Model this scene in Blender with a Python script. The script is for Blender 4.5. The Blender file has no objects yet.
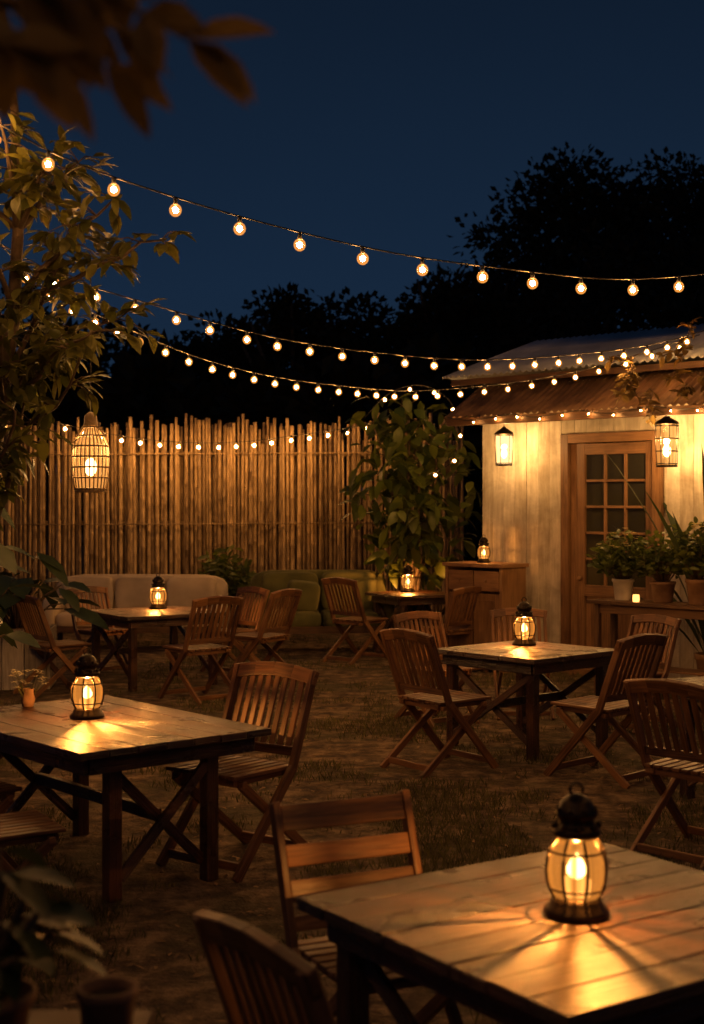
import bpy, math, random
from mathutils import Vector, Matrix, noise
import numpy as np
random.seed(7); R=random.random
def U(a,b): return random.uniform(a,b)
scene=bpy.context.scene
COL=scene.collection
V=Vector
# ---------------------------------------------------------------- materials
def newmat(name):
    m=bpy.data.materials.new(name); m.use_nodes=True
    nt=m.node_tree; nt.nodes.clear()
    o=nt.nodes.new('ShaderNodeOutputMaterial')
    return m,nt,o
def N(nt,t,**k):
    n=nt.nodes.new(t)
    for a,b in k.items(): setattr(n,a,b)
    return n
def ramp(nt,fac,stops):
    r=N(nt,'ShaderNodeValToRGB'); cr=r.color_ramp
    while len(cr.elements)<len(stops): cr.elements.new(0.5)
    for e,(p,c) in zip(cr.elements,stops):
        e.position=p; e.color=(*c,1)
    nt.links.new(fac,r.inputs[0]); return r.outputs[0]
def wood(name,dark,light,rough=0.5,bump=0.25,coat=0.0,gs=(2.2,45.0),bd=.004,stain=0):
    m,nt,o=newmat(name); L=nt.links.new
    b=N(nt,'ShaderNodeBsdfPrincipled'); L(b.outputs[0],o.inputs[0])
    uv=N(nt,'ShaderNodeTexCoord'); geo=N(nt,'ShaderNodeNewGeometry'); oi=N(nt,'ShaderNodeObjectInfo')
    mp=N(nt,'ShaderNodeMapping'); mp.inputs['Scale'].default_value=(gs[0],gs[1],1)
    L(uv.outputs['UV'],mp.inputs[0])
    cmb=N(nt,'ShaderNodeCombineXYZ'); mul=N(nt,'ShaderNodeMath',operation='MULTIPLY_ADD'); mul.inputs[1].default_value=37
    ml2=N(nt,'ShaderNodeMath',operation='MULTIPLY'); ml2.inputs[1].default_value=19; L(oi.outputs['Random'],ml2.inputs[0])
    L(geo.outputs['Random Per Island'],mul.inputs[0]); L(ml2.outputs[0],mul.inputs[2]); L(mul.outputs[0],cmb.inputs[0]); L(mul.outputs[0],cmb.inputs[2])
    L(cmb.outputs[0],mp.inputs['Location'])
    n1=N(nt,'ShaderNodeTexNoise'); n1.inputs['Scale'].default_value=1.6; n1.inputs['Detail'].default_value=7; n1.inputs['Distortion'].default_value=.8; n1.inputs['Roughness'].default_value=.62
    L(mp.outputs[0],n1.inputs['Vector'])
    n2=N(nt,'ShaderNodeTexNoise'); n2.inputs['Scale'].default_value=4; n2.inputs['Detail'].default_value=6
    vo=N(nt,'ShaderNodeVectorMath',operation='ADD'); L(uv.outputs['Object'],vo.inputs[0]); L(cmb.outputs[0],vo.inputs[1])
    L(vo.outputs[0],n2.inputs['Vector'])
    a=N(nt,'ShaderNodeMath',operation='MULTIPLY_ADD'); a.inputs[1].default_value=.30
    L(geo.outputs['Random Per Island'],a.inputs[0]); L(n1.outputs[0],a.inputs[2])
    a2=N(nt,'ShaderNodeMath',operation='MULTIPLY_ADD'); a2.inputs[1].default_value=.55
    L(n2.outputs[0],a2.inputs[0]); L(a.outputs[0],a2.inputs[2])
    mr=N(nt,'ShaderNodeMapRange'); mr.inputs[1].default_value=.66; mr.inputs[2].default_value=1.18; L(a2.outputs[0],mr.inputs[0])
    c=ramp(nt,mr.outputs[0],[(.05,dark),(.5,tuple(x*.55+y*.45 for x,y in zip(dark,light))),(.95,light)])
    if stain:
        n3=N(nt,'ShaderNodeTexNoise'); n3.inputs['Scale'].default_value=2.6; n3.inputs['Detail'].default_value=9; n3.inputs['Roughness'].default_value=.7; n3.inputs['Distortion'].default_value=.5
        L(uv.outputs['Object'],n3.inputs['Vector'])
        k=ramp(nt,n3.outputs[0],[(.42,(.30,.26,.24)),(.58,(1,1,1))])
        mm=N(nt,'ShaderNodeMix',data_type='RGBA',blend_type='MULTIPLY'); mm.inputs[0].default_value=stain
        L(c,mm.inputs[6]); L(k,mm.inputs[7]); c=mm.outputs[2]
    L(c,b.inputs['Base Color'])
    rr=N(nt,'ShaderNodeMapRange'); rr.inputs[1].default_value=.3; rr.inputs[2].default_value=.7; rr.inputs[3].default_value=rough-.12; rr.inputs[4].default_value=rough+.22
    L(n2.outputs[0],rr.inputs[0]); L(rr.outputs[0],b.inputs['Roughness'])
    bp=N(nt,'ShaderNodeBump'); bp.inputs['Strength'].default_value=bump; bp.inputs['Distance'].default_value=bd
    L(n1.outputs[0],bp.inputs['Height']); L(bp.outputs[0],b.inputs['Normal'])
    b.inputs['Coat Weight'].default_value=coat; b.inputs['Coat Roughness'].default_value=.3
    if coat: L(bp.outputs[0],b.inputs['Coat Normal'])
    return m
def plain(name,c1,c2,rough=.6,metal=0,scale=6,bump=.2,bd=.01,detail=6):
    m,nt,o=newmat(name); L=nt.links.new
    b=N(nt,'ShaderNodeBsdfPrincipled'); L(b.outputs[0],o.inputs[0])
    tc=N(nt,'ShaderNodeTexCoord'); n=N(nt,'ShaderNodeTexNoise'); n.inputs['Scale'].default_value=scale; n.inputs['Detail'].default_value=detail
    L(tc.outputs['Object'],n.inputs['Vector'])
    L(ramp(nt,n.outputs[0],[(.35,c1),(.68,c2)]),b.inputs['Base Color'])
    b.inputs['Roughness'].default_value=rough; b.inputs['Metallic'].default_value=metal
    bp=N(nt,'ShaderNodeBump'); bp.inputs['Strength'].default_value=bump; bp.inputs['Distance'].default_value=bd
    L(n.outputs[0],bp.inputs['Height']); L(bp.outputs[0],b.inputs['Normal'])
    return m
def leafmat(name,c1,c2,trans=.35,rough=.45):
    m,nt,o=newmat(name); L=nt.links.new
    b=N(nt,'ShaderNodeBsdfPrincipled'); b.inputs['Roughness'].default_value=rough
    t=N(nt,'ShaderNodeBsdfTranslucent'); mx=N(nt,'ShaderNodeMixShader'); mx.inputs[0].default_value=trans
    geo=N(nt,'ShaderNodeNewGeometry')
    c=ramp(nt,geo.outputs['Random Per Island'],[(0,c1),(1,c2)])
    L(c,b.inputs['Base Color']); L(c,t.inputs[0]); L(b.outputs[0],mx.inputs[1]); L(t.outputs[0],mx.inputs[2]); L(mx.outputs[0],o.inputs[0])
    return m
def emis(name,c,s,sample=True):
    m,nt,o=newmat(name); e=N(nt,'ShaderNodeEmission'); e.inputs[0].default_value=(*c,1); e.inputs[1].default_value=s
    nt.links.new(e.outputs[0],o.inputs[0])
    if not sample: m.cycles.emission_sampling='NONE'
    return m
def glow_glass(name,c,s,mix,gl=.08,streaks=0):
    m,nt,o=newmat(name); L=nt.links.new
    e=N(nt,'ShaderNodeEmission'); e.inputs[0].default_value=(*c,1); e.inputs[1].default_value=s
    t=N(nt,'ShaderNodeBsdfTransparent'); mx=N(nt,'ShaderNodeMixShader'); mx.inputs[0].default_value=mix
    if streaks:  # uneven tint round the glass, put in to throw light streaks on the table
        tc=N(nt,'ShaderNodeTexCoord'); gr=N(nt,'ShaderNodeTexGradient',gradient_type='RADIAL'); L(tc.outputs['Object'],gr.inputs[0])
        nn=N(nt,'ShaderNodeTexNoise',noise_dimensions='1D'); nn.inputs['Scale'].default_value=streaks; nn.inputs['Detail'].default_value=2; L(gr.outputs[1],nn.inputs['W'])
        L(ramp(nt,nn.outputs[0],[(.38,(.16,.11,.06)),(.60,(1,.88,.68))]),t.inputs[0])
    g=N(nt,'ShaderNodeBsdfGlossy'); g.inputs['Roughness'].default_value=.08; mx2=N(nt,'ShaderNodeMixShader'); mx2.inputs[0].default_value=gl
    L(t.outputs[0],mx.inputs[1]); L(e.outputs[0],mx.inputs[2]); L(mx.outputs[0],mx2.inputs[1]); L(g.outputs[0],mx2.inputs[2]); L(mx2.outputs[0],o.inputs[0])
    m.cycles.emission_sampling='NONE'
    return m
WARM=(1,.43,.11)
M_table=wood('table_wood',(.014,.0055,.003),(.125,.050,.019),.30,1.0,.35,(2.0,60),.011,.9)
M_chair=wood('chair_wood',(.05,.021,.009),(.26,.125,.048),.40,.5)
M_door=wood('door_wood',(.09,.042,.017),(.27,.145,.062),.5,.3)
M_darkwood=wood('dark_wood',(.05,.024,.011),(.18,.095,.042),.55,.3)
M_bamboo=wood('bamboo_cane',(.10,.062,.03),(.50,.36,.19),.5,.4,0,(3,9))
M_wall=wood('weathered_white_boards',(.38,.33,.24),(.70,.65,.54),.7,.4,0,(1.0,9),.004,.35)
M_greywood=wood('grey_planter_boards',(.20,.17,.13),(.5,.45,.37),.75,.5)
M_iron=plain('dark_lantern_metal',(.014,.010,.007),(.05,.034,.02),.42,.8,30,.15,.002)
M_cable=plain('black_cable',(.01,.01,.01),(.02,.02,.02),.6)
M_bulb=emis('bulb_filament',WARM,1000)
M_globe=glow_glass('bulb_globe_glass',(1,.36,.06),1.6,.40)
M_flame=emis('candle_flame',(1,.60,.22),22,False)
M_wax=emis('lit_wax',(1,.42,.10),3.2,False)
M_lglass=glow_glass('amber_lantern_glass',(1,.34,.05),1.05,.48,.06,26)
M_paper=glow_glass('lit_paper_shade',(1,.38,.08),.95,.6,0.0)
M_frost=glow_glass('frosted_lamp_glass',(1,.58,.22),2.4,.7,.04)
M_soil=plain('potting_soil',(.02,.014,.01),(.05,.035,.02),.95,0,40,.6)
M_leafT=leafmat('tree_leaves_green',(.05,.062,.012),(.155,.15,.028),.45)
M_leafB=leafmat('bush_leaves',(.035,.062,.012),(.13,.16,.024),.4)
M_leafD=leafmat('dark_leaves',(.020,.036,.014),(.055,.08,.026),.25)
M_leafF=leafmat('brown_tinted_leaves',(.09,.062,.018),(.18,.12,.032),.5,.6)
M_leafBG=leafmat('distant_leaves',(.008,.010,.005),(.022,.024,.010),.15,.8)
M_flow=leafmat('cream_petals',(.6,.5,.2),(.75,.66,.35),.3)
M_bark=plain('bark',(.05,.034,.022),(.13,.09,.055),.85,0,14,.6,.02)
M_green=plain('olive_fabric',(.065,.068,.022),(.13,.13,.045),.95,0,3,.25)
M_cream=plain('cream_fabric',(.44,.36,.26),(.60,.51,.38),.95,0,3,.25)
M_pot=plain('clay_pot',(.13,.07,.038),(.24,.14,.08),.8,0,9,.2)
M_potw=plain('white_pot',(.42,.38,.32),(.6,.55,.47),.5,0,7,.1)
M_roofg=plain('grey_metal_roof',(.30,.33,.38),(.48,.51,.56),.55,.0,2.5,.2)
M_roofb=plain('rusty_metal_roof',(.06,.032,.018),(.20,.115,.06),.6,.1,3.5,.3)
def glassmat():
    m,nt,o=newmat('window_glass'); L=nt.links.new
    b=N(nt,'ShaderNodeBsdfPrincipled'); b.inputs['Base Color'].default_value=(.03,.028,.016,1); b.inputs['Roughness'].default_value=.12
    tc=N(nt,'ShaderNodeTexCoord'); n=N(nt,'ShaderNodeTexNoise'); n.inputs['Scale'].default_value=2.5; L(tc.outputs['Object'],n.inputs[0])
    bp=N(nt,'ShaderNodeBump'); bp.inputs['Strength'].default_value=.25; bp.inputs['Distance'].default_value=.03; L(n.outputs[0],bp.inputs['Height']); L(bp.outputs[0],b.inputs['Normal'])
    L(b.outputs[0],o.inputs[0]); return m
M_glass=glassmat()
def groundmat():
    m,nt,o=newmat('ground_earth_grass'); L=nt.links.new
    b=N(nt,'ShaderNodeBsdfPrincipled'); L(b.outputs[0],o.inputs[0]); b.inputs['Roughness'].default_value=.9
    tc=N(nt,'ShaderNodeTexCoord')
    def noi(s,d=8):
        n=N(nt,'ShaderNodeTexNoise'); n.inputs['Scale'].default_value=s; n.inputs['Detail'].default_value=d; n.inputs['Roughness'].default_value=.65; L(tc.outputs['Object'],n.inputs['Vector']); return n.outputs[0]
    a=noi(1.1); c=noi(6); d=noi(60,4)
    e=ramp(nt,c,[(.38,(.05,.031,.017)),(.5,(.17,.11,.06)),(.62,(.36,.25,.145))])
    g=ramp(nt,d,[(.3,(.028,.028,.010)),(.7,(.10,.092,.032))])
    f=ramp(nt,a,[(.48,(0,0,0)),(.62,(.7,.7,.7))])
    mx=N(nt,'ShaderNodeMix',data_type='RGBA'); L(f,mx.inputs[0]); L(e,mx.inputs[6]); L(g,mx.inputs[7]); L(mx.outputs[2],b.inputs['Base Color'])
    ad=N(nt,'ShaderNodeMath',operation='MULTIPLY_ADD'); ad.inputs[1].default_value=.35; L(d,ad.inputs[0]); L(c,ad.inputs[2])
    bp=N(nt,'ShaderNodeBump'); bp.inputs['Strength'].default_value=1; bp.inputs['Distance'].default_value=.14; L(ad.outputs[0],bp.inputs['Height']); L(bp.outputs[0],b.inputs['Normal'])
    return m
M_ground=groundmat()
M_grass=leafmat('grass_blades',(.045,.048,.013),(.17,.15,.045),.3,.6)
M_litter=leafmat('fallen_leaf_litter',(.08,.045,.02),(.34,.21,.09),.2,.7)

# ---------------------------------------------------------------- mesh builder
class MB:
    def __init__(s): s.v=[];s.f=[];s.uv=[];s.mi=[];s.sm=[]
    def face(s,idx,uv,mi=0,sm=False): s.f.append(idx); s.uv.append(uv); s.mi.append(mi); s.sm.append(sm)
    def beam(s,p0,p1,w,h,up=(0,0,1),mi=0):
        p0=V(p0);p1=V(p1); d=p1-p0; L=d.length; d.normalize(); up=V(up)
        if abs(d.dot(up))>.98: up=V((0,1,0))
        x=d.cross(up).normalized(); z=x.cross(d).normalized()
        b=len(s.v)
        for p in (p0,p1):
            for a,c in ((-1,-1),(1,-1),(1,1),(-1,1)): s.v.append(p+x*(a*w/2)+z*(c*h/2))
        o=R()*3
        for i,(a,c,t) in enumerate(((0,1,w),(1,2,h),(2,3,w),(3,0,h))):
            v0=o+i*.3
            s.face((b+a,b+4+a,b+4+c,b+c),((0,v0),(L,v0),(L,v0+t),(0,v0+t)),mi)
        s.face((b+0,b+1,b+2,b+3)[::1],((0,0),(.02,0),(.02,h),(0,h)),mi)
        s.face((b+7,b+6,b+5,b+4),((0,0),(.02,0),(.02,h),(0,h)),mi)
    def box(s,c,sz,mi=0,axis=0):
        c=V(c); h=V((0,0,0)); h[axis]=sz[axis]/2
        if axis==0: s.beam(c-h,c+h,sz[1],sz[2],(0,0,1),mi)
        elif axis==1: s.beam(c-h,c+h,sz[0],sz[2],(0,0,1),mi)
        else: s.beam(c-h,c+h,sz[0],sz[1],(0,1,0),mi)
    def lathe(s,prof,c=(0,0,0),seg=24,mi=0,sm=True,rot=None,cap=False):
        c=V(c); b=len(s.v)
        for r,z in prof:
            for i in range(seg):
                a=2*math.pi*i/seg; p=V((r*math.cos(a),r*math.sin(a),z))
                if rot: p=rot@p
                s.v.append(c+p)
        for j in range(len(prof)-1):
            for i in range(seg):
                k=(i+1)%seg
                s.face((b+j*seg+i,b+j*seg+k,b+(j+1)*seg+k,b+(j+1)*seg+i),((i/seg,prof[j][1]),((i+1)/seg,prof[j][1]),((i+1)/seg,prof[j+1][1]),(i/seg,prof[j+1][1])),mi,sm)
    def tube(s,pts,rad,seg=6,mi=0,sm=True,closed=False):
        pts=[V(p) for p in pts]; n=len(pts)
        if not hasattr(rad,'__len__'): rad=[rad]*n
        b=len(s.v); L=0
        for i,p in enumerate(pts):
            if closed: d=pts[(i+1)%n]-pts[i-1]
            else: d=pts[min(i+1,n-1)]-pts[max(i-1,0)]
            d.normalize(); u=V((0,0,1)) if abs(d.z)<.9 else V((1,0,0))
            x=d.cross(u).normalized(); y=d.cross(x)
            for k in range(seg):
                a=2*math.pi*k/seg; s.v.append(p+(x*math.cos(a)+y*math.sin(a))*rad[i])
        m=n if closed else n-1
        for i in range(m):
            l2=L+(pts[(i+1)%n]-pts[i]).length
            for k in range(seg):
                k2=(k+1)%seg; j=(i+1)%n
                s.face((b+i*seg+k,b+j*seg+k,b+j*seg+k2,b+i*seg+k2),((L,k/seg*.2),(l2,k/seg*.2),(l2,(k+1)/seg*.2),(L,(k+1)/seg*.2)),mi,sm)
            L=l2
        if not closed:
            s.face(tuple(b+k for k in range(seg)),tuple((0,0) for _ in range(seg)),mi)
            s.face(tuple(b+(n-1)*seg+k for k in range(seg))[::-1],tuple((0,0) for _ in range(seg)),mi)
    def sphere(s,c,r,seg=10,rings=6,mi=0,sq=(1,1,1)):
        b=len(s.v); c=V(c)
        for j in range(rings+1):
            t=math.pi*j/rings
            for i in range(seg):
                a=2*math.pi*i/seg
                s.v.append(c+V((r*sq[0]*math.sin(t)*math.cos(a),r*sq[1]*math.sin(t)*math.sin(a),r*sq[2]*math.cos(t))))
        for j in range(rings):
            for i in range(seg):
                k=(i+1)%seg
                s.face((b+j*seg+i,b+(j+1)*seg+i,b+(j+1)*seg+k,b+j*seg+k),((0,0),(0,.1),(.1,.1),(.1,0)),mi,True)
    def leaf(s,p,d,n,L,W,mi=0,curl=.25,fold=.25):
        p=V(p); d=V(d).normalized(); n=V(n); x=d.cross(n)
        if x.length<1e-4: x=d.cross(V((.3,.5,.8)))
        x.normalize(); n=x.cross(d).normalized()
        b=len(s.v); pr=((0,0),(.3,.42),(.6,.46),(.85,.24),(1,0))
        for t,w in pr:
            c=p+d*(L*t)-n*(curl*L*t*t)
            if w==0: s.v.append(c)
            else:
                s.v.append(c); s.v.append(c+x*w*W+n*fold*w*W); s.v.append(c-x*w*W+n*fold*w*W)
        q=lambda *a: s.face(tuple(b+i for i in a),tuple((0,0) for _ in a),mi,True)
        q(0,1,2);q(0,3,1);q(1,4,5,2);q(1,3,6,4);q(4,7,8,5);q(4,6,9,7);q(7,10,8);q(7,9,10)
    def leafq(s,p,d,n,L,W,mi=0):
        p=V(p); d=V(d).normalized(); x=d.cross(V(n))
        if x.length<1e-4: x=V((1,0,0))
        x.normalize(); nn=x.cross(d); b=len(s.v)
        s.v+= [p,p+d*L*.5+x*W*.5+nn*W*.15,p+d*L,p+d*L*.5-x*W*.5+nn*W*.15]
        s.face((b,b+1,b+2),((0,0),)*3,mi); s.face((b,b+2,b+3),((0,0),)*3,mi)
    def mesh(s,name,mats):
        me=bpy.data.meshes.new(name); me.from_pydata([tuple(v) for v in s.v],[],s.f)
        ul=me.uv_layers.new(name='UVMap'); fl=[c for u in s.uv for p in u for c in p]
        ul.data.foreach_set('uv',fl)
        me.polygons.foreach_set('material_index',s.mi); me.polygons.foreach_set('use_smooth',s.sm)
        for m in mats: me.materials.append(m)
        me.update(); return me
    def obj(s,name,mats,parent=None,bevel=0,loc=(0,0,0),rz=0):
        return put(name,s.mesh(name,mats),loc,rz,parent,bevel)
def put(name,me,loc=(0,0,0),rz=0,parent=None,bevel=0):
    o=bpy.data.objects.new(name,me); COL.objects.link(o); o.location=loc; o.rotation_euler=(0,0,rz)
    if parent: o.parent=parent
    if bevel:
        b=o.modifiers.new('bevel','BEVEL'); b.width=bevel; b.segments=2; b.limit_method='ANGLE'; b.angle_limit=math.radians(50)
    return o
def empty(name,loc,rz=0):
    e=bpy.data.objects.new(name,None); e.empty_display_size=.1; COL.objects.link(e); e.location=loc; e.rotation_euler=(0,0,rz); return e
def lamp(name,loc,w,parent=None,r=.012,c=WARM):
    l=bpy.data.lights.new(name,'POINT'); l.energy=w; l.color=c; l.shadow_soft_size=r
    o=bpy.data.objects.new(name,l); COL.objects.link(o); o.location=loc
    if parent: o.parent=parent
    return o
def rdir(zmin=-1,zmax=1):
    while True:
        v=V((U(-1,1),U(-1,1),U(-1,1)))
        if .05<v.length<1:
            v.normalize()
            if zmin<=v.z<=zmax: return v

# ---------------------------------------------------------------- ground
g=MB(); S=400
g.v=[V((-S,-S,0)),V((S,-S,0)),V((S,S,0)),V((-S,S,0))]; g.face((0,1,2,3),((0,0),(1,0),(1,1),(0,1)))
g.obj('ground',[M_ground])
gr=MB(); cnt=0
while cnt<27000:
    y=3.0+16.5*R()**1.4; x=U(-.32,.32)*y+U(-.5,.5)
    if noise.noise(V((x*.9,y*.9,3)))+noise.noise(V((x*3,y*3,7)))*.6< U(.0,.38): continue
    for k in range(2):
        px,py=x+U(-.03,.03),y+U(-.03,.03); h=U(.02,.075); a=U(0,6.28); w=U(.004,.009)
        gr.leafq((px,py,-.002),(U(-.6,.6),U(-.6,.6),1),(math.cos(a),math.sin(a),0),h,w)
    cnt+=1
gr.obj('grass',[M_grass])
li=MB()
for i in range(4200):
    y=3.0+15*R()**1.2; x=U(-.33,.33)*y
    a=U(0,6.28); li.leafq((x,y,U(.004,.012)),(math.cos(a),math.sin(a),U(-.05,.3)),(U(-.3,.3),U(-.3,.3),1),U(.03,.07),U(.012,.03))
li.obj('fallen_leaves',[M_litter])

# ---------------------------------------------------------------- chairs
def chair_mesh(kind):
    m=MB(); X=.235
    by=lambda z:-.12-(z-.46)*.36
    for sx in (-1,1):
        x=sx*X
        m.beam((x,.28,0.0),(x,by(.46),.46),.026,.048,(0,1,.6))
        m.beam((x,by(.45),.45),(x,by(.9),.90),.026,.045,(0,1,.3))
        m.beam((sx*(X-.03),-.31,0.0),(sx*(X-.03),.21,.425),.024,.045,(0,1,-.6))
        m.beam((sx*(X-.062),-.17,.432),(sx*(X-.062),.24,.432),.03,.03)
    for y,z in ((.235,.055),(-.255,.05)): m.beam((-X+.02,y,z),(X-.02,y,z),.022,.04)
    m.beam((-X+.014,.2,.425),(X-.014,.2,.425),.03,.03); m.beam((-X+.014,-.14,.425),(X-.014,-.14,.425),.03,.03)
    k=8; ww=(2*X-.03)/k
    if kind=='v':
        for i in range(k):
            x=-X+.015+ww*(i+.5)
            m.beam((x,-.175,.456),(x,.265,.462),ww-.012,.018)
    else:
        for i in range(8):
            y=-.165+i*.058
            m.beam((-X+.016,y,.458),(X-.016,y,.458),.046,.018)
    if kind=='v':
        m.beam((-X+.014,by(.53),.53),(X-.014,by(.53),.53),.022,.045)
        P=[(-X-.02,.868),(-X*.5,.888),(0,.896),(X*.5,.888),(X+.02,.868)]
        for a,b in zip(P,P[1:]): m.beam((a[0]-.002,by(a[1]),a[1]),(b[0]+.002,by(b[1]),b[1]),.03,.07,(0,-.36,1))
        for i in range(8):
            x=-X+.03+(2*X-.06)*(i+.5)/8
            m.beam((x,by(.54),.54),(x,by(.865),.865),.032,.012,(0,1,.3))
    else:
        for z,h in ((.85,.085),(.735,.07),(.63,.07),(.535,.05)):
            m.beam((-X+.014,by(z)+.004,z),(X-.014,by(z)+.004,z),.02,h,(0,-.36,1))
    return m.mesh('folding_chair_'+kind,[M_chair])
CH={'v':chair_mesh('v'),'h':chair_mesh('h')}
def chair(x,y,fx,fy,kind='v',sc=1.0):
    o=put('wooden_folding_chair',CH[kind],(x,y,0),math.atan2(-fx,fy),None,.004); o.scale=(sc,sc,sc*.98 if sc>1 else 1); return o
for c in [(.08,4.47,.42,-.90,'h',1.02),(.0,3.34,.83,.56),(-.60,7.36,-.60,-.80,'v',1.12),(-1.98,6.95,.75,.66),(-1.58,6.15,.85,.5),(-2.35,8.25,.7,-.6),
          (.62,9.95,.80,.6,'v',1.1),(1.74,9.62,-.70,.71,'v',1.1),(.72,12.0,.55,-.83),(2.36,11.7,-.75,-.6),
          (1.86,7.5,.72,.69,'v',1.06),(2.95,10.3,-.15,-1),
          (-2.92,13.75,.8,.6,'v',1.08),(-1.45,13.35,-.65,.76,'v',1.1),(-2.8,15.55,.65,-.75),(-1.3,15.5,-.7,-.7),(-.93,14.6,-.85,.5,'v',1.08),
          (.06,16.5,.7,.7,'v',1.1),(1.13,15.55,-.6,.75,'v',1.05),(1.5,12.35,0,-1)]:
    chair(*c)

# ---------------------------------------------------------------- tables
def table(x,y,L,W,rot,npl=7,h=.75,inx=.05,iny=.05):
    m=MB(); t=.036; pw=W/npl
    for i in range(npl):
        yy=-W/2+pw*(i+.5)
        m.beam((-L/2+U(0,.006),yy,h-t/2+U(-.0015,.0015)),(L/2-U(0,.006),yy,h-t/2+U(-.0015,.0015)),pw-.004,t)
    a=.07; za=h-t-.042
    for s in (-1,1):
        m.beam((-L/2+a,s*(W/2-a),za),(L/2-a,s*(W/2-a),za),.025,.08)
        m.beam((s*(L/2-a),-W/2+a+.013,za),(s*(L/2-a),W/2-a-.013,za),.025,.08)
        for q in (-1,1):
            m.beam((s*(L/2-a-inx),q*(W/2-a-iny),0),(s*(L/2-a-inx),q*(W/2-a-iny),h-t-.002),.07,.07,(0,1,0))
        xx=s*(L/2-a-inx)
        m.beam((xx+.018,-W/2+a+iny+.03,.10),(xx+.018,W/2-a-iny-.03,h-.16),.028,.05)
        m.beam((xx-.018,W/2-a-iny-.03,.10),(xx-.018,-W/2+a+iny+.03,h-.16),.028,.05)
    m.beam((-L/2+a+inx+.03,.0,.36),(L/2-a-inx-.03,0,.36),.04,.06)
    return m.obj('wooden_table',[M_table],None,.004,(x,y,0),math.radians(rot))
table(.655,3.92,1.2,1.15,34,8)
table(-1.34,7.30,1.6,1.1,131,7,.75,.10,.20)
table(1.35,10.8,1.05,1.05,42,6)
table(-2.05,14.5,1.15,1.1,35,6)
table(.75,17.3,.9,.9,25,5)
table(2.72,8.75,1.1,1.1,28,6)

# ---------------------------------------------------------------- candle lanterns
def lantern_meshes():
    m=MB()
    m.lathe([(0,0),(.088,0),(.092,.006),(.090,.016),(.078,.026),(.072,.040),(.064,.052),(.0,.054)],seg=28)
    m.lathe([(.046,.214),(.062,.218),(.068,.228),(.066,.238),(.058,.246),(.050,.250),(.048,.268),(.058,.274),(.060,.284),(.050,.296),(.044,.312),(.030,.326),(.014,.334),(0,.336)],seg=28)
    G=[(.060,.05),(.072,.072),(.080,.100),(.083,.130),(.080,.160),(.068,.190),(.052,.214)]
    for i in range(8):
        a=2*math.pi*i/8+.2
        m.tube([((r+.005)*math.cos(a),(r+.005)*math.sin(a),z) for r,z in G],.0046,6)
    for z,r in ((.078,.079),(.180,.077)):
        m.tube([(r*math.cos(2*math.pi*i/28),r*math.sin(2*math.pi*i/28),z) for i in range(28)],.0035,5,closed=True)
    for i in range(8):
        a=2*math.pi*i/8; m.sphere((.060*math.cos(a),.060*math.sin(a),.248),.011,6,4)
        m.sphere((.052*math.cos(a+.3),.052*math.sin(a+.3),.292),.009,6,4)
    m.tube([(.018*math.cos(t),0,.346+.018*math.sin(t)) for t in [2*math.pi*i/16 for i in range(16)]],.004,5,closed=True)
    body=m.mesh('lantern_body',[M_iron])
    g=MB(); g.lathe(G,seg=28); glass=g.mesh('lantern_glass',[M_lglass])
    c=MB(); c.lathe([(0,.054),(.040,.054),(.041,.094),(.036,.100),(.02,.097),(0,.097)],seg=18); wax=c.mesh('candle',[M_wax])
    f=MB(); f.lathe([(0,.097),(.014,.102),(.026,.115),(.027,.130),(.018,.148),(.007,.163),(0,.172)],seg=14); fl=f.mesh('flame',[M_flame])
    return body,glass,wax,fl
LM=lantern_meshes()
def lantern(x,y,z,w=11,s=1.0,rz=0):
    e=empty('candle_lantern',(x,y,z),rz); e.scale=(s,s,s)
    for nme,me in zip(('body','glass','candle','flame'),LM): put(nme,me,(0,0,0),0,e)
    lamp('candle_light',(0,0,.186),w,e,.004,(1,.40,.09))
lantern(.622,3.88,.752,85,1.0)
lantern(-1.40,7.40,.752,85,1.0,.5)
lantern(1.365,11.1,.752,95,1.03,.2)
lantern(-2.05,14.8,.752,95,1.03)
lantern(.70,17.5,.752,95,1.0)

# ---------------------------------------------------------------- string lights
def catmull(P,step=.03):
    P=[V(p) for p in P]; P=[2*P[0]-P[1]]+P+[2*P[-1]-P[-2]]; out=[]
    for i in range(1,len(P)-2):
        a,b,c,d=P[i-1:i+3]; n=max(2,int((c-b).length/step))
        for k in range(n):
            t=k/n; out.append(.5*((2*b)+(c-a)*t+(2*a-5*b+4*c-d)*t*t+(3*b-a-3*c+d)*t**3))
    out.append(P[-2]); return out
def string_lights(P,sp,r=.031,drop=.05,start=.1,name='string_lights',grow=0):
    e=empty(name,P[0]); o=V(P[0])
    pts=[p-o for p in catmull(P)]
    m=MB(); m.tube(pts[::3]+[pts[-1]],.005,5)
    core=MB(); gl=MB(); acc=-start; npt=len(pts)
    for i,(a,b) in enumerate(zip(pts,pts[1:])):
        acc+=(b-a).length
        if acc>=sp*(1+grow*i/npt):
            acc=U(-.02,.02)
            q=a+V((U(-.008,.008),U(-.01,.01),0))
            m.lathe([(.004,0),(.011,-.006),(.012,-drop*.75),(.008,-drop*.8)],q,8)
            c=q+V((0,0,-drop*.75-r*.9))
            core.sphere(c,r*.5,8,5); gl.sphere(c,r*1.08,12,8,0,(1,1,1.06))
    m.obj('cable',[M_cable],e); core.obj('bulb_filaments',[M_bulb],e); gl.obj('bulb_globes',[M_globe],e)
string_lights([(-2.03,6.9,3.93),(-1.485,7,3.63),(-.936,7.2,3.465),(-.354,7.4,3.335),(.2585,7.7,3.253),(.903,8,3.218),(1.572,8.4,3.225),(2.213,8.8,3.32),(2.944,9.2,3.47)],.29,.030,.05,.0,'string_lights',.36)
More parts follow.
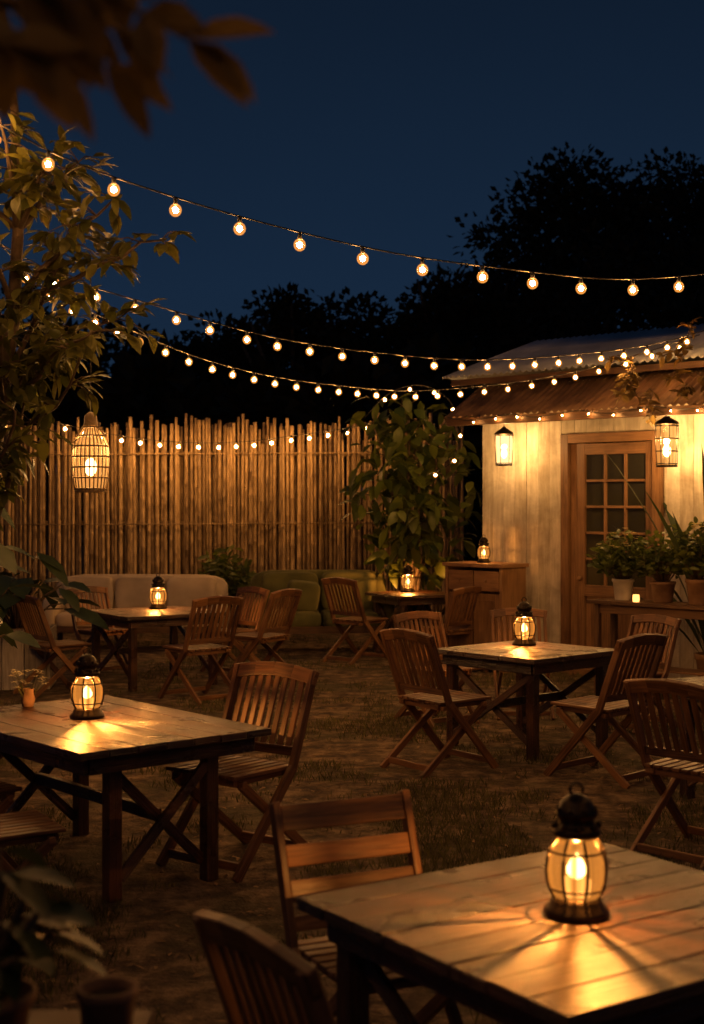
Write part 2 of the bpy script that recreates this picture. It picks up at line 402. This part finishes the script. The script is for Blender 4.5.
# unseen run added out of frame to light the near tables and leaves
string_lights([(1.6,-.6,3.9),(.2,.3,3.75),(-1.3,1.4,3.75),(-2.2,3.2,3.85),(-2.45,5.2,3.9),(-2.03,6.9,3.93)],.52,.028,.05)
string_lights([(-2.319,8.5,3.56),(-1.877,9,3.345),(-1.303,9.4,3.2),(-.6,10,3.07),(.174,10.6,3.017),(.968,11.2,3.022),(1.843,12,3.14),(2.721,12.7,3.31),(3.35,13.1,3.50)],.275,.028,.045)
string_lights([(3.35,13.1,3.5),(3.5,10.6,3.5),(3.3,7.6,3.5),(2.7,4.2,3.6),(1.6,1.2,3.8)],.52,.028,.05)  # added run off to the right, unseen, brightens the right-hand tables
string_lights([(-2.263,9,3.54),(-2.037,9.6,3.32),(-1.59,10.4,3.14),(-1.147,11,3.0),(-.607,11.8,2.93),(.054,12.6,2.913),(.641,13.2,2.93),(1.486,13.6,3.03),(2.178,13.8,3.16),(2.83,13.9,3.34),(3.43,13.8,3.53)],.25,.027,.045)
string_lights([(-4.3,19.35,3.02),(-3.276,19.35,2.80),(-2.394,19.35,2.70),(-1.568,19.35,2.70),(-.728,19.35,2.80),(-.098,19.35,2.89),(.5,19.3,3.0)],.25,.036,.04)
string_lights([(-2.5,8.0,3.75),(-2.15,7.9,3.82),(-1.98,7.8,3.95),(-2.1,7.9,4.15),(-2.6,8.1,4.2)],.16,.022,.03)
string_lights([(-3.4,10.8,2.75),(-2.72,10.5,2.58),(-2.55,10.5,2.3),(-2.75,10.6,2.15),(-3.3,10.8,2.2)],.16,.036,.03)

# ---------------------------------------------------------------- fence
f=MB(); x=-9.0; yF=20.0
while x<1.6:
    r=U(.020,.034); h=3.0+U(-.10,.13)+.05*math.sin(x*2.1)-(U(.1,.3) if R()<.06 else 0); yy=yF+U(-.035,.035); lean=U(-.03,.03)
    zs=[0]; z=U(0,.3)+.15
    while z<h-.05: zs+= [z-.012,z,z+.012]; z+=U(.28,.36)
    zs.append(h)
    pts=[(x+lean*q/h,yy,q) for q in zs]
    rad=[r*(1-.15*q/h) for q in zs]
    for i in range(2,len(zs)-1,3): rad[i]*=1.16
    f.tube(pts,rad,7)
    x+=r*2+U(-.008,.016)
for z in (.5,1.55,2.55):
    f.tube([(-9,yF+.085,z),(-4,yF+.085,z+.02),(1.6,yF+.085,z)],.035,8)
    f.tube([(-9,yF-.075,z+.03),(-4,yF-.075,z),(1.6,yF-.075,z+.03)],.009,6)
x=-9.0
while x<1.6:
    h=2.9+U(-.25,.12); f.tube([(x,yF+.15,0),(x+U(-.03,.03),yF+.15,h)],U(.014,.022),5); x+=U(.03,.05)
f.obj('bamboo_fence',[M_bamboo])

# ---------------------------------------------------------------- house
H=empty('white_plank_house',(1.5,16.2,0),math.radians(-45))
w=MB(); LX=7.0; dx0,dx1,dz=1.15,2.42,2.62
x=0.0
w2=MB()
def solid(c,s,mi=0,ax=2): w2.box(c,s,mi,ax)
solid((dx0/2,.10,1.6),(dx0,.12,3.2)); solid(((dx1+LX)/2,.10,1.6),(LX-dx1,.12,3.2)); solid(((dx0+dx1)/2,.10,(dz+3.2)/2),(dx1-dx0-.002,.12,3.2-dz))
solid((.06,1.3,1.6),(.12,2.28,3.2),0,2); solid((LX-.06,1.3,1.6),(.12,2.28,3.2)); solid((LX/2,2.5,1.6),(LX,.12,3.2))
w2.obj('wall_core',[M_wall],H)
while x<LX:
    bw=.165+U(-.01,.01)
    z0,z1=.02,3.2
    mid=x+bw/2
    if dx0-.02<mid<dx1+.02: z0=dz+.01
    w.box((mid,.025+U(-.003,.003),(z0+z1)/2),(bw-.003,.026,z1-z0),0,2)
    x+=bw
w.obj('wall_boards',[M_wall],H,.003)
fr=MB(); fw=.10
fr.box((dx0+fw/2,-.004,dz/2),(fw,.07,dz),0,2); fr.box((dx1-fw/2,-.004,dz/2),(fw,.07,dz),0,2); fr.box(((dx0+dx1)/2,-.004,dz-fw/2),(dx1-dx0-2*fw,.07,fw),0,0)
fr.box(((dx0+dx1)/2,-.03,.04),(dx1-dx0+.1,.16,.08),0,0)
fr.obj('door_frame',[M_door],H,.004)
d=MB(); a0,a1=dx0+fw+.006,dx1-fw-.006; st=.10; yd=.03
d.box((a0+.04,yd,(.08+dz-fw)/2),(.08,.045,dz-fw-.09),0,2)
b0=a0+.085
d.box((b0+st/2,yd,(.08+dz-fw)/2),(st,.05,dz-fw-.09),0,2); d.box((a1-st/2,yd,(.08+dz-fw)/2),(st,.05,dz-fw-.09),0,2)
gz0,gz1=.98,dz-fw-.13
for z,h in ((.17,.17),(gz0-.06,.12),(gz1+.06,.12)): d.box(((b0+a1)/2,yd,z),(a1-b0-2*st-.002,.05,h),0,0)
d.box(((b0+a1)/2,yd+.012,.55),(a1-b0-2*st-.004,.02,.68),0,2)
d.box(((b0+a1)/2,yd-.004,.56),(a1-b0-2*st-.16,.03,.48),0,2)
g0,g1=b0+st,a1-st
for i in (1,2):
    xx=g0+(g1-g0)*i/3; d.box((xx,yd-.002,(gz0+gz1)/2),(.026,.036,gz1-gz0),0,2)
for j in (1,2,3,4):
    zz=gz0+(gz1-gz0)*j/5
    for i in range(3):
        xa=g0+(g1-g0)*i/3+.014; xb=g0+(g1-g0)*(i+1)/3-.014
        d.box(((xa+xb)/2,yd-.002,zz),(xb-xa,.034,.026),0,0)
d.sphere((b0+.05,yd-.05,1.05),.028,10,6); d.tube([(b0+.05,yd-.05,1.05),(b0+.05,yd,1.05)],.01,6)
d.obj('door',[M_door],H,.003)
gg=MB(); gg.box(((g0+g1)/2,yd+.012,(gz0+gz1)/2),(g1-g0,.006,gz1-gz0),0,2); gg.obj('door_glass',[M_glass],H)
def corr(name,fn,nx,ny,mat,amp=.014,per=.09):
    m=MB()
    for j in range(ny+1):
        for i in range(nx+1):
            p=fn(i/nx,j/ny); ph=p.x/per*2*math.pi
            p=p+V((0,0,amp*math.sin(ph))); m.v.append(p)
    for j in range(ny):
        for i in range(nx):
            k=j*(nx+1)+i; m.face((k,k+1,k+nx+2,k+nx+1),((0,0),(1,0),(1,1),(0,1)),0,True)
    o=m.obj(name,[mat],H); s=o.modifiers.new('s','SOLIDIFY'); s.thickness=.006; return o
corr('awning_roof',lambda a,b:V((-.02+7.1*a,-.62+.72*b,2.83+.43*b)),620,3,M_roofb)
corr('main_roof_front',lambda a,b:V(((-.5+.5*b)*(1-a)+7.6*a,-.12+1.15*b,3.34+.48*b)),620,3,M_roofg)
corr('main_roof_back',lambda a,b:V(((0-.5*b)*(1-a)+7.6*a,1.03+1.75*b,3.82-.6*b)),400,3,M_roofg)
e=MB()
b=[V((-.5,-.12,3.335)),V((-.5,2.78,3.215)),V((0,1.03,3.815))]
e.v=b; e.face((0,1,2),((0,0),(1,0),(1,1))); e.obj('roof_hip',[M_roofg],H)
ra=MB()
ra.beam((0,-.60,2.775),(7,-.60,2.775),.03,.09)
for i in range(12):
    xx=.04+i*.62; ra.beam((xx,-.58,2.79),(xx,.01,3.14),.045,.07)
ra.beam((-.4,-.06,3.27),(7,-.06,3.27),.03,.07)
ra.beam((-.02,-.60,2.79),(-.02,.06,3.19),.025,.09)
ra.obj('rafters',[M_darkwood],H,.003)
def houseP(lx,ly,z):
    c=math.cos(math.radians(-45)); s=math.sin(math.radians(-45)); return (1.5+lx*c-ly*s,16.2+lx*s+ly*c,z)
string_lights([houseP(x_,-.66,2.80+.025*math.cos(x_*7)) for x_ in [0.05+.3*i for i in range(17)]],.30,.012,.02,.1,'eave_string_lights')

def cage_lantern(name,loc,h,r,w,mat,hang=.35,bars=8,rings=(0.12,.5,.88),barmat=None,shape='cyl',cord=M_cable,lc=(1,.50,.155)):
    e=empty(name,loc); m=MB(); bm=barmat or M_iron
    def rad(t):
        if shape=='cyl': return r*(.86+.14*t) if t<.9 else r*.95
        return r*(.84+.20*math.sin(math.pi*min(1,t*.95+.05)))*(1 if t<.75 else 1-(t-.75)*2.2)
    T=[i/10 for i in range(11)]
    for i in range(bars):
        a=2*math.pi*i/bars; m.tube([(rad(t)*math.cos(a),rad(t)*math.sin(a),-h/2+h*t) for t in T],h*.010,4)
    for t in rings:
        m.tube([(rad(t)*math.cos(2*math.pi*i/24),rad(t)*math.sin(2*math.pi*i/24),-h/2+h*t) for i in range(24)],h*.014,5,closed=True)
    m.lathe([(0,-h/2-.012),(rad(0)*1.02,-h/2-.012),(rad(0)*1.02,-h/2+.008),(0,-h/2+.01)],seg=20)
    m.lathe([(rad(1)*1.08,h/2-.004),(rad(1)*.98,h/2+.02),(r*.35,h/2+.06),(r*.12,h/2+.085),(0,h/2+.087)],seg=20)
    m.obj('cage',[bm],e)
    s=MB(); s.lathe([(rad(t)*.88,-h/2+.012+(h-.024)*t) for t in T],seg=20); s.obj('shade',[mat],e)
    c=MB(); c.tube([(0,0,h/2+.08),(0,0,h/2+.08+hang)],.004,5); c.obj('cord',[cord],e)
    q=MB(); q.sphere((0,0,-h*.14),r*.34,12,8,0,(1,1,1.5)); q.obj('flame',[M_flame],e)
    lamp('lamp_light',(0,0,h*.12),w,e,r*.3,lc)
M_lg2=glow_glass('amber_cage_glass',(1,.40,.08),1.0,.4,.06)
cage_lantern('hanging_wall_lamp',houseP(.62,-.36,2.46),.34,.105,110,M_frost,.26,6,(0.05,.95))
cage_lantern('hanging_cage_lantern',houseP(2.74,-.42,2.45),.42,.12,90,M_lg2,.20,8,(.05,.35,.65,.95))
cage_lantern('hanging_bamboo_lantern',(-1.68,9.0,2.17),.42,.115,34,M_paper,.95,26,(.03,.2,.36,.52,.68,.84,.97),M_bamboo,'egg')
# ---------------------------------------------------------------- cabinet + console
cb=MB()
cb.box((0,0,1.18),(.86,.48,.04),0,0); cb.box((-.39,0,.58),(.04,.42,1.16),0,2); cb.box((.39,0,.58),(.04,.42,1.16),0,2)
cb.box((0,.19,.6),(.74,.02,1.1),0,2); cb.box((0,0,.1),(.74,.4,.03),0,0)
for sx in (-.185,.185):
    cb.box((sx,-.195,.50),(.35,.025,.74),0,2); cb.box((sx,-.212,.50),(.24,.012,.6),0,2); cb.box((sx,-.195,1.01),(.35,.025,.22),0,0); cb.sphere((sx,-.22,1.01),.016,8,5)
cb.obj('wooden_cabinet',[M_door],None,.004,houseP(.40,-.42,0),math.radians(-45))
lx,ly,lz=houseP(.38,-.42,1.202); lantern(lx,ly,lz,12,.85)
cs=MB()
for i in range(4): cs.beam((-.85,-.16+i*.107,.90),(.85,-.16+i*.107,.90),.102,.035)
for sx in (-.76,.76):
    for sy in (-.14,.14): cs.beam((sx,sy,0),(sx,sy,.88),.055,.055,(0,1,0))
    cs.beam((sx,-.11,.25),(sx,.11,.25),.04,.04)
for sy in (-.14,.14): cs.beam((-.73,sy,.83),(.73,sy,.83),.025,.08)
for i in range(3): cs.beam((-.8,-.1+i*.1,.28),(.8,-.1+i*.1,.28),.09,.02)
cs.obj('plant_console_table',[M_darkwood],None,.004,houseP(3.12,-.92,0),math.radians(-45))

# ---------------------------------------------------------------- potted plants
def potted(name,loc,pr,ph,mat,kind,h,spread,nl,lm,ls,seed=1):
    random.seed(seed); e=empty(name,loc); m=MB()
    m.lathe([(0,0),(pr*.72,0),(pr*.76,.01),(pr*.95,ph*.85),(pr*1.04,ph*.87),(pr*1.04,ph),(pr*.92,ph),(pr*.88,ph*.88),(0,ph*.88)],seg=20); m.obj('pot',[mat],e)
    s=MB(); lf=MB()
    for i in range(nl):
        a=U(0,6.28); q=math.sqrt(R())*spread; tip=V((q*math.cos(a),q*math.sin(a),ph+h*(1-.5*(q/spread)**2)*U(.35,1)))
        b=V((tip.x*.15,tip.y*.15,ph*.85)); mid=(b+tip)/2+V((0,0,.08*h))
        if kind=='arch':
            tip=V((math.cos(a)*spread*U(.5,1.1),math.sin(a)*spread*U(.5,1.1),ph+h*U(.3,1)))
            L=(tip-b).length; lf.leaf(b,(tip-b),(0,0,1),L,ls,0,.25,.3)
        elif kind=='broad':
            out=V((math.cos(a),math.sin(a),0)); mid=b+(tip-b)*.55+V((0,0,.1*h)); s.tube([b,mid,tip],[.012,.009,.006],5)
            lf.leaf(tip,out+V((0,0,U(-.6,.35))),V((0,0,1))+rdir()*.25,ls*U(.7,1.25),ls*U(.5,.7),0,.3,.15)
        else:
            if i%3==0: s.tube([b,mid,tip],[.006,.004,.002],4)
            k=4 if kind=='bush' else 1
            for j in range(k):
                p=b.lerp(tip,1-j*.14)+rdir()*.02*h; dd=(rdir(-.3,.9)+V((tip.x,tip.y,0)).normalized()*.5)
                lf.leaf(p,dd,rdir(.1,1),ls*U(.6,1.2),ls*U(.35,.5),0)
    s.tube([(0,0,ph*.8),(0,0,ph)],.006,4)
    s.obj('stems',[M_bark],e); lf.obj('leaves',[lm],e)
    return e
def flowers(parent,n,rad,z0,sz,seed):
    random.seed(seed); fl=MB()
    for i in range(n):
        a=U(0,6.28); q=U(.02,rad); c=V((q*math.cos(a),q*math.sin(a),z0+.36*(1-q*1.5)+U(0,.06)))
        for k in range(6):
            t=k*1.047; fl.leaf(c,(math.cos(t),math.sin(t),.5),(0,0,1),sz,sz*.6,0)
    fl.obj('flowers',[M_flow],parent)
e=potted('potted_flower_plant',houseP(2.56,-.92,.918),.105,.21,M_potw,'bush',.50,.30,150,M_leafB,.10,3); flowers(e,40,.27,.30,.035,5)
potted('potted_herb_plant',houseP(3.0,-.90,.918),.12,.2,M_pot,'bush',.52,.28,150,M_leafB,.09,11)
e=potted('potted_herb_plant',houseP(3.40,-.92,.918),.12,.24,M_pot,'bush',.62,.29,150,M_leafB,.10,12); flowers(e,24,.22,.36,.035,6)
potted('potted_palm',houseP(3.25,-.35,0),.2,.4,M_pot,'arch',2.3,.75,36,M_leafD,.09,14)
sm=MB(); sm.lathe([(0,0),(.03,0),(.034,.03),(.03,.07),(0,.068)],seg=12); sm.obj('tea_light_jar',[M_wax],None,0,houseP(2.79,-1.04,.918))
potted('potted_garden_plant',(-1.72,19.1,0),.2,.45,M_pot,'bush',.85,.36,130,M_leafB,.17,21)
potted('broadleaf_plant',(-3.40,14.2,.56),.2,.05,M_pot,'broad',.85,.55,34,M_leafD,.42,23)
potted('broadleaf_plant',(-2.86,9.6,0),.25,.45,M_pot,'broad',2.05,.50,55,M_leafD,.34,24)
random.seed(77)
pb=MB()
for i in range(5):
    for s in (-1,1):
        pb.box((-.44+.22*i,s*.30,.31),(.212,.03,.60),0,2)
        if i<3: pb.box((s*.565,-.2+.2*i,.31),(.03,.19,.60),0,2)
pb.box((0,0,.5),(1.08,.56,.04),1)
pb.box((0,-.322,.57),(1.16,.02,.06)); pb.box((0,.322,.57),(1.16,.02,.06))
pb.obj('wooden_planter_box',[M_greywood,M_soil],None,.004,(-3.62,14.2,0),.1)

# ---------------------------------------------------------------- sofas
def cushion(m,c,s,mi):
    c=V(c); b=len(m.v); segs=14; rings=10; ex=.28
    def sp(v,e): return math.copysign(abs(v)**e,v)
    for j in range(rings+1):
        ph=-math.pi/2+math.pi*j/rings
        for i in range(segs*2):
            th=math.pi*i/segs
            m.v.append(c+V((s[0]/2*sp(math.cos(ph),ex)*sp(math.cos(th),ex),s[1]/2*sp(math.cos(ph),ex)*sp(math.sin(th),ex),s[2]/2*sp(math.sin(ph),ex*1.6))))
    q=segs*2
    for j in range(rings):
        for i in range(q):
            k=(i+1)%q; m.face((b+j*q+i,b+j*q+k,b+(j+1)*q+k,b+(j+1)*q+i),((0,0),(1,0),(1,1),(0,1)),mi,True)
def sofa(name,loc,rz,W,fab,wd,nc=2,arms=True):
    m=MB()
    for sx in (-1,1):
        for sy in (-.34,.34): m.beam((sx*(W/2-.06),sy,0),(sx*(W/2-.06),sy,.26),.06,.06,(0,1,0),1)
    m.box((0,-.37,.27),(W,.05,.08),1,0); m.box((0,.37,.27),(W,.05,.08),1,0)
    for sx in (-1,1): m.box((sx*(W/2-.03),0,.27),(.05,.68,.08),1,1)
    cw=(W-.3)/nc
    for i in range(nc):
        x=-W/2+.15+cw*(i+.5)
        cushion(m,(x,-.04,.38),(cw-.01,.74,.19),0)
    cushion(m,(0,.31,.62),(W-.04,.2,.62),0)
    for i in range(nc):
        x=-W/2+.15+cw*(i+.5); cushion(m,(x,.18,.68),(cw-.02,.19,.46),0)
    if arms:
        for sx in (-1,1): cushion(m,(sx*(W/2-.08),-.02,.45),(.17,.78,.42),0)
    return m.obj(name,[fab,wd],None,0,loc,rz)
sofa('olive_green_sofa',(-.40,17.7,0),.10,1.8,M_green,M_darkwood).scale=(1,1,1.08)
sofa('cream_sofa',(-2.75,18.0,0),-.03,2.3,M_cream,M_darkwood,3)
tp=MB(); cushion(tp,(0,0,0),(.42,.14,.38),0); o=tp.obj('throw_pillow',[M_green],None,0,(-.62,17.5,.70),.1); o.rotation_euler=(.25,.12,.2)

# ---------------------------------------------------------------- trees
def twig(br,lf,p0,p1,r0,r1,nl,L,W,sub=4,wig=.06,droop=.3):
    p0=V(p0);p1=V(p1); n=7; pts=[]
    for i in range(n+1):
        t=i/n; q=p0.lerp(p1,t)
        if 0<i<n: q+=rdir()*wig*(p1-p0).length*.5
        q.z+=math.sin(t*math.pi)*.06*(p1-p0).length
        pts.append(q)
    br.tube(pts,[r0+(r1-r0)*i/n for i in range(n+1)],6)
    return pts
random.seed(31)
br=MB(); lf=MB()
trunk=[V((-2.50,8.7,0)),V((-2.42,8.62,.8)),V((-2.28,8.5,1.6)),V((-2.12,8.4,2.4)),V((-2.02,8.35,3.0)),V((-1.98,8.3,3.5)),V((-2.0,8.3,4.2)),V((-2.1,8.3,5.0))]
br.tube(trunk,[.085,.075,.062,.05,.042,.034,.026,.015],9)
trg=[(2,(-1.55,8.0,2.72)),(3,(-1.62,8.2,3.52)),(4,(-1.36,8.0,3.62)),(4,(-1.12,8.2,3.42)),(5,(-1.72,8.0,3.85)),(3,(-1.42,8.5,3.0)),(2,(-1.9,7.9,2.4)),(3,(-1.45,7.9,2.85)),(5,(-1.7,8.7,4.0)),(3,(-2.5,8.0,2.9)),(5,(-2.7,8.2,4.2)),(4,(-2.2,7.6,3.6)),(2,(-2.6,8.1,2.2)),(3,(-1.75,8.8,3.2)),(2,(-1.75,8.3,2.85)),(3,(-1.95,7.8,3.0)),(5,(-2.0,7.9,4.1))]
for k,t in trg:
    pts=twig(br,lf,trunk[k],t,.022,.006,0,0,0)
    for i in range(2,8):
        for j in range(3):
            e=pts[i]+(rdir(-.5,.6)*U(.08,.22)); br.tube([pts[i],(pts[i]+e)/2+V((0,0,.02)),e],[.005,.004,.002],4)
            for q in range(4):
                p=pts[i].lerp(e,.4+.2*q); dd=(e-pts[i]).normalized()+rdir()*.8+V((0,0,-.25)); lf.leaf(p,dd,V((0,0,1))+rdir()*.5,U(.09,.17),U(.045,.08),0,.3)
e=empty('broadleaf_tree',(0,0,0)); br.obj('trunk_and_branches',[M_bark],e); lf.obj('leaves',[M_leafT],e)

random.seed(41); br=MB(); lf=MB()
base=V((.80,17.9,0))
for i in range(9):
    a=U(0,6.28); tip=base+V((math.cos(a)*U(.15,.62),math.sin(a)*U(.1,.4),U(1.9,3.1)))
    p0=base+V((U(-.16,.16),U(-.1,.1),0)); pts=twig(br,lf,p0,tip,.032,.01,0,0,0,wig=.05)
    for i2 in range(3,8):
        for j in range(9):
            e_=pts[i2]+rdir(-.4,.8)*U(.15,.45); lf.leaf(e_,rdir(-.9,.3)+V((0,0,-.2)),V((0,0,1))+rdir()*.6,U(.18,.32),U(.10,.17),0,.35)
        br.tube([pts[i2],pts[i2]+rdir(0,.8)*.25],[.008,.003],4)
for i in range(170):
    d=rdir(); c=base+V((d.x*.76,d.y*.5,2.0+d.z*1.1)); lf.leaf(c,rdir(-.9,.3),V((0,0,1))+rdir()*.6,U(.18,.3),U(.10,.16),0,.35)
e=empty('lit_shrub_tree',(0,0,0)); br.obj('stems',[M_bark],e); lf.obj('leaves',[M_leafB],e)
string_lights([(.15,17.1,2.9),(.45,17.05,3.2),(.85,17.05,3.3),(1.2,17.1,3.1),(1.32,17.1,2.7),(1.2,17.05,2.35),(.9,17.0,2.2)],.3,.026,.03)

random.seed(51)
def mass(name,crowns,L,W,mat,trunks=True,per=70):
    br=MB(); lf=MB()
    for (x,y,z,rx,rz,n) in crowns:
        if trunks:
            b=V((x,y,0)); t=V((x+U(-.5,.5),y,z)); br.tube([b,b.lerp(t,.5)+V((U(-.3,.3),0,0)),t],[.3,.22,.1],7)
            for i in range(6):
                q=V((x,y,z))+V((U(-.8,.8)*rx,U(-.6,.6)*rx,U(-.2,.8)*rz)); br.tube([b.lerp(t,.6),q],[.12,.03],5)
        nb=int(n/per)
        for i in range(nb):
            d=rdir(); q=V((x+d.x*rx*U(.35,1),y+d.y*rx*.7*U(.3,1),z+d.z*rz*U(.4,1))); rr=U(.16,.38)*min(rx,rz)
            for k in range(per):
                dd=rdir(); lf.leafq(q+V((dd.x*1.3,dd.y,dd.z*.7))*rr*R()**.45,dd+rdir()*.6,rdir(),L*U(.5,1.3),W*U(.6,1.2))
    e=empty(name,(0,0,0)); br.obj('trunks',[M_bark],e); lf.obj('foliage',[mat],e)
mass('distant_trees',[(6.3,40,8.8,2.9,2.8,9000),(9.6,41,9.2,3.0,2.8,9000),(12.5,41,8.6,3.2,3.2,4000),(4.6,38,6.3,2.2,2.2,5000),(7.2,36,6.2,3.2,2.6,5000),(2.9,37,6.0,2.0,2.1,5000),(.6,37,5.6,2.1,2.0,5000),(-1.6,36,5.3,2.0,2.0,5000),(-3.9,37,4.7,2.0,2.0,4500),(-6.5,38,4.6,2.4,2.2,4000),(-10,38,5.2,3.0,2.6,3000),(16,40,8,4,4,1500),(-15,38,6,4,4,1500)],.26,.17,M_leafBG)
hb=[]
for i in range(16): hb.append((-16+i*2.3,31+U(-1,1),2.4+U(0,.5),2.0,2.5,1400))
mass('background_hedge',hb,.6,.42,M_leafBG,False,50)

random.seed(61); br=MB(); lf=MB()
for k in range(16):
    s=V(houseP(U(2.3,4.2),-.7,U(2.9,3.3))); e_=s+V((U(-.3,.3),U(-.2,.1),U(-.45,.4))); pts=twig(br,lf,s,e_,.008,.003,0,0,0,wig=.2)
    for p in pts[1:]:
        for j in range(3): lf.leaf(p,rdir(-.9,.6),V((0,0,1))+rdir()*.6,U(.07,.15),U(.04,.07))
e=empty('climbing_vine',(0,0,0)); br.obj('stems',[M_bark],e); lf.obj('leaves',[M_leafF],e)
# foreground overhanging branch, upper left
random.seed(72); br=MB(); lf=MB()
T5=[((-.62,1.55,2.52),(-.20,1.7,2.46),3),((-.60,1.5,2.43),(-.36,1.6,2.41),3),((-.62,1.6,2.60),(-.26,1.65,2.54),3),((-.62,1.7,2.50),(-.30,1.75,2.49),3),((-.62,1.65,2.44),(-.30,1.7,2.43),2)]
for p0,p1,nn in T5:
    pts=twig(br,lf,p0,p1,.008,.003,0,0,0)
    for i,p in enumerate(pts):
        for j in range(nn): lf.leaf(p,V((U(.0,.9),U(-.3,.3),U(-.95,.25))),V((U(-.3,.3),-.8,.6))+rdir()*.3,U(.065,.115),U(.036,.054),0,.25)
e=empty('overhanging_branch',(0,0,0)); br.obj('branch',[M_bark],e); lf.obj('leaves',[M_leafF],e)
# lower-left stand with plant and small pot
st=MB()
for i in range(4): st.beam((-.2,-.15+i*.1,.86),(.2,-.15+i*.1,.86),.095,.03)
for sx in (-.16,.16):
    for sy in (-.14,.14): st.beam((sx,sy,0),(sx,sy,.845),.04,.04,(0,1,0))
st.obj('plant_stand',[M_darkwood],None,.004,(-.60,2.62,0))
potted('potted_foliage_plant',(-.68,2.6,.876),.09,.11,M_pot,'broad',.27,.13,34,M_leafD,.12,81)
tg=MB(); tg.lathe([(0,.0),(.042,0),(.052,.10),(.058,.105),(.058,.12),(.050,.12),(.046,.10)],seg=24); tg.lathe([(.048,.10),(0,.104)],seg=24,mi=1); tg.obj('small_flower_pot',[M_pot,M_soil],None,0,(-.455,2.6,.876))
vz=empty('flower_vase',(-1.80,7.78,.752)); m=MB(); m.lathe([(0,0),(.03,0),(.04,.04),(.03,.08),(.034,.10),(.031,.10)],seg=16); m.obj('vase',[M_pot],vz)
random.seed(91); m=MB(); l=MB()
for i in range(22):
    t=V((U(-.09,.09),U(-.09,.09),U(.10,.21))); m.tube([(0,0,.01),t],[.0015,.001],4)
    for k in range(6): l.leaf(t,(math.cos(k*1.05),math.sin(k*1.05),U(0,.6)),(0,0,1),.028,.012)
m.obj('stems',[M_leafT],vz); l.obj('petals',[M_flow],vz)

# ---------------------------------------------------------------- sky
W=bpy.data.worlds.new('World'); scene.world=W; W.use_nodes=True; nt=W.node_tree; nt.nodes.clear(); L=nt.links.new
out=N(nt,'ShaderNodeOutputWorld'); bg=N(nt,'ShaderNodeBackground'); L(bg.outputs[0],out.inputs[0])
tc=N(nt,'ShaderNodeTexCoord'); sp=N(nt,'ShaderNodeSeparateXYZ'); L(tc.outputs['Generated'],sp.inputs[0])
nz=N(nt,'ShaderNodeTexNoise'); nz.inputs['Scale'].default_value=2.2; nz.inputs['Detail'].default_value=4; L(tc.outputs['Generated'],nz.inputs[0])
ma=N(nt,'ShaderNodeMath',operation='MULTIPLY_ADD'); ma.inputs[1].default_value=.10; L(nz.outputs[0],ma.inputs[0]); L(sp.outputs[2],ma.inputs[2])
c=ramp(nt,ma.outputs[0],[(.05,(.0085,.020,.041)),(.19,(.0078,.020,.045)),(.38,(.0050,.012,.027)),(1,(.003,.007,.017))])
sky=N(nt,'ShaderNodeTexSky'); sky.sky_type='NISHITA'; sky.sun_disc=False; sky.sun_elevation=math.radians(-6); sky.sun_rotation=math.radians(200)
mx=N(nt,'ShaderNodeMix',data_type='RGBA',blend_type='ADD'); mx.inputs[0].default_value=.01
L(c,mx.inputs[6]); L(sky.outputs[0],mx.inputs[7]); L(mx.outputs[2],bg.inputs[0]); bg.inputs[1].default_value=1.0
sl=bpy.data.lights.new('moonlight','SUN'); sl.energy=.012; sl.angle=math.radians(2); sl.color=(.7,.82,1); so=bpy.data.objects.new('moonlight',sl); COL.objects.link(so); so.rotation_euler=(math.radians(40),0,math.radians(-30))

# ---------------------------------------------------------------- camera
cd=bpy.data.cameras.new('camera'); cam=bpy.data.objects.new('camera',cd); COL.objects.link(cam)
cam.location=(0,0,1.9); cam.rotation_euler=(math.radians(90),0,0)
cd.sensor_fit='VERTICAL'; cd.sensor_height=24; cd.sensor_width=16.5; cd.lens=1400/1024*24; cd.shift_y=-12/1024
cd.clip_start=.05; cd.clip_end=1500
cd.dof.use_dof=True; cd.dof.focus_distance=9.5; cd.dof.aperture_fstop=1.9
scene.camera=cam
scene.view_settings.view_transform='Standard'; scene.view_settings.look='None'; scene.view_settings.exposure=0
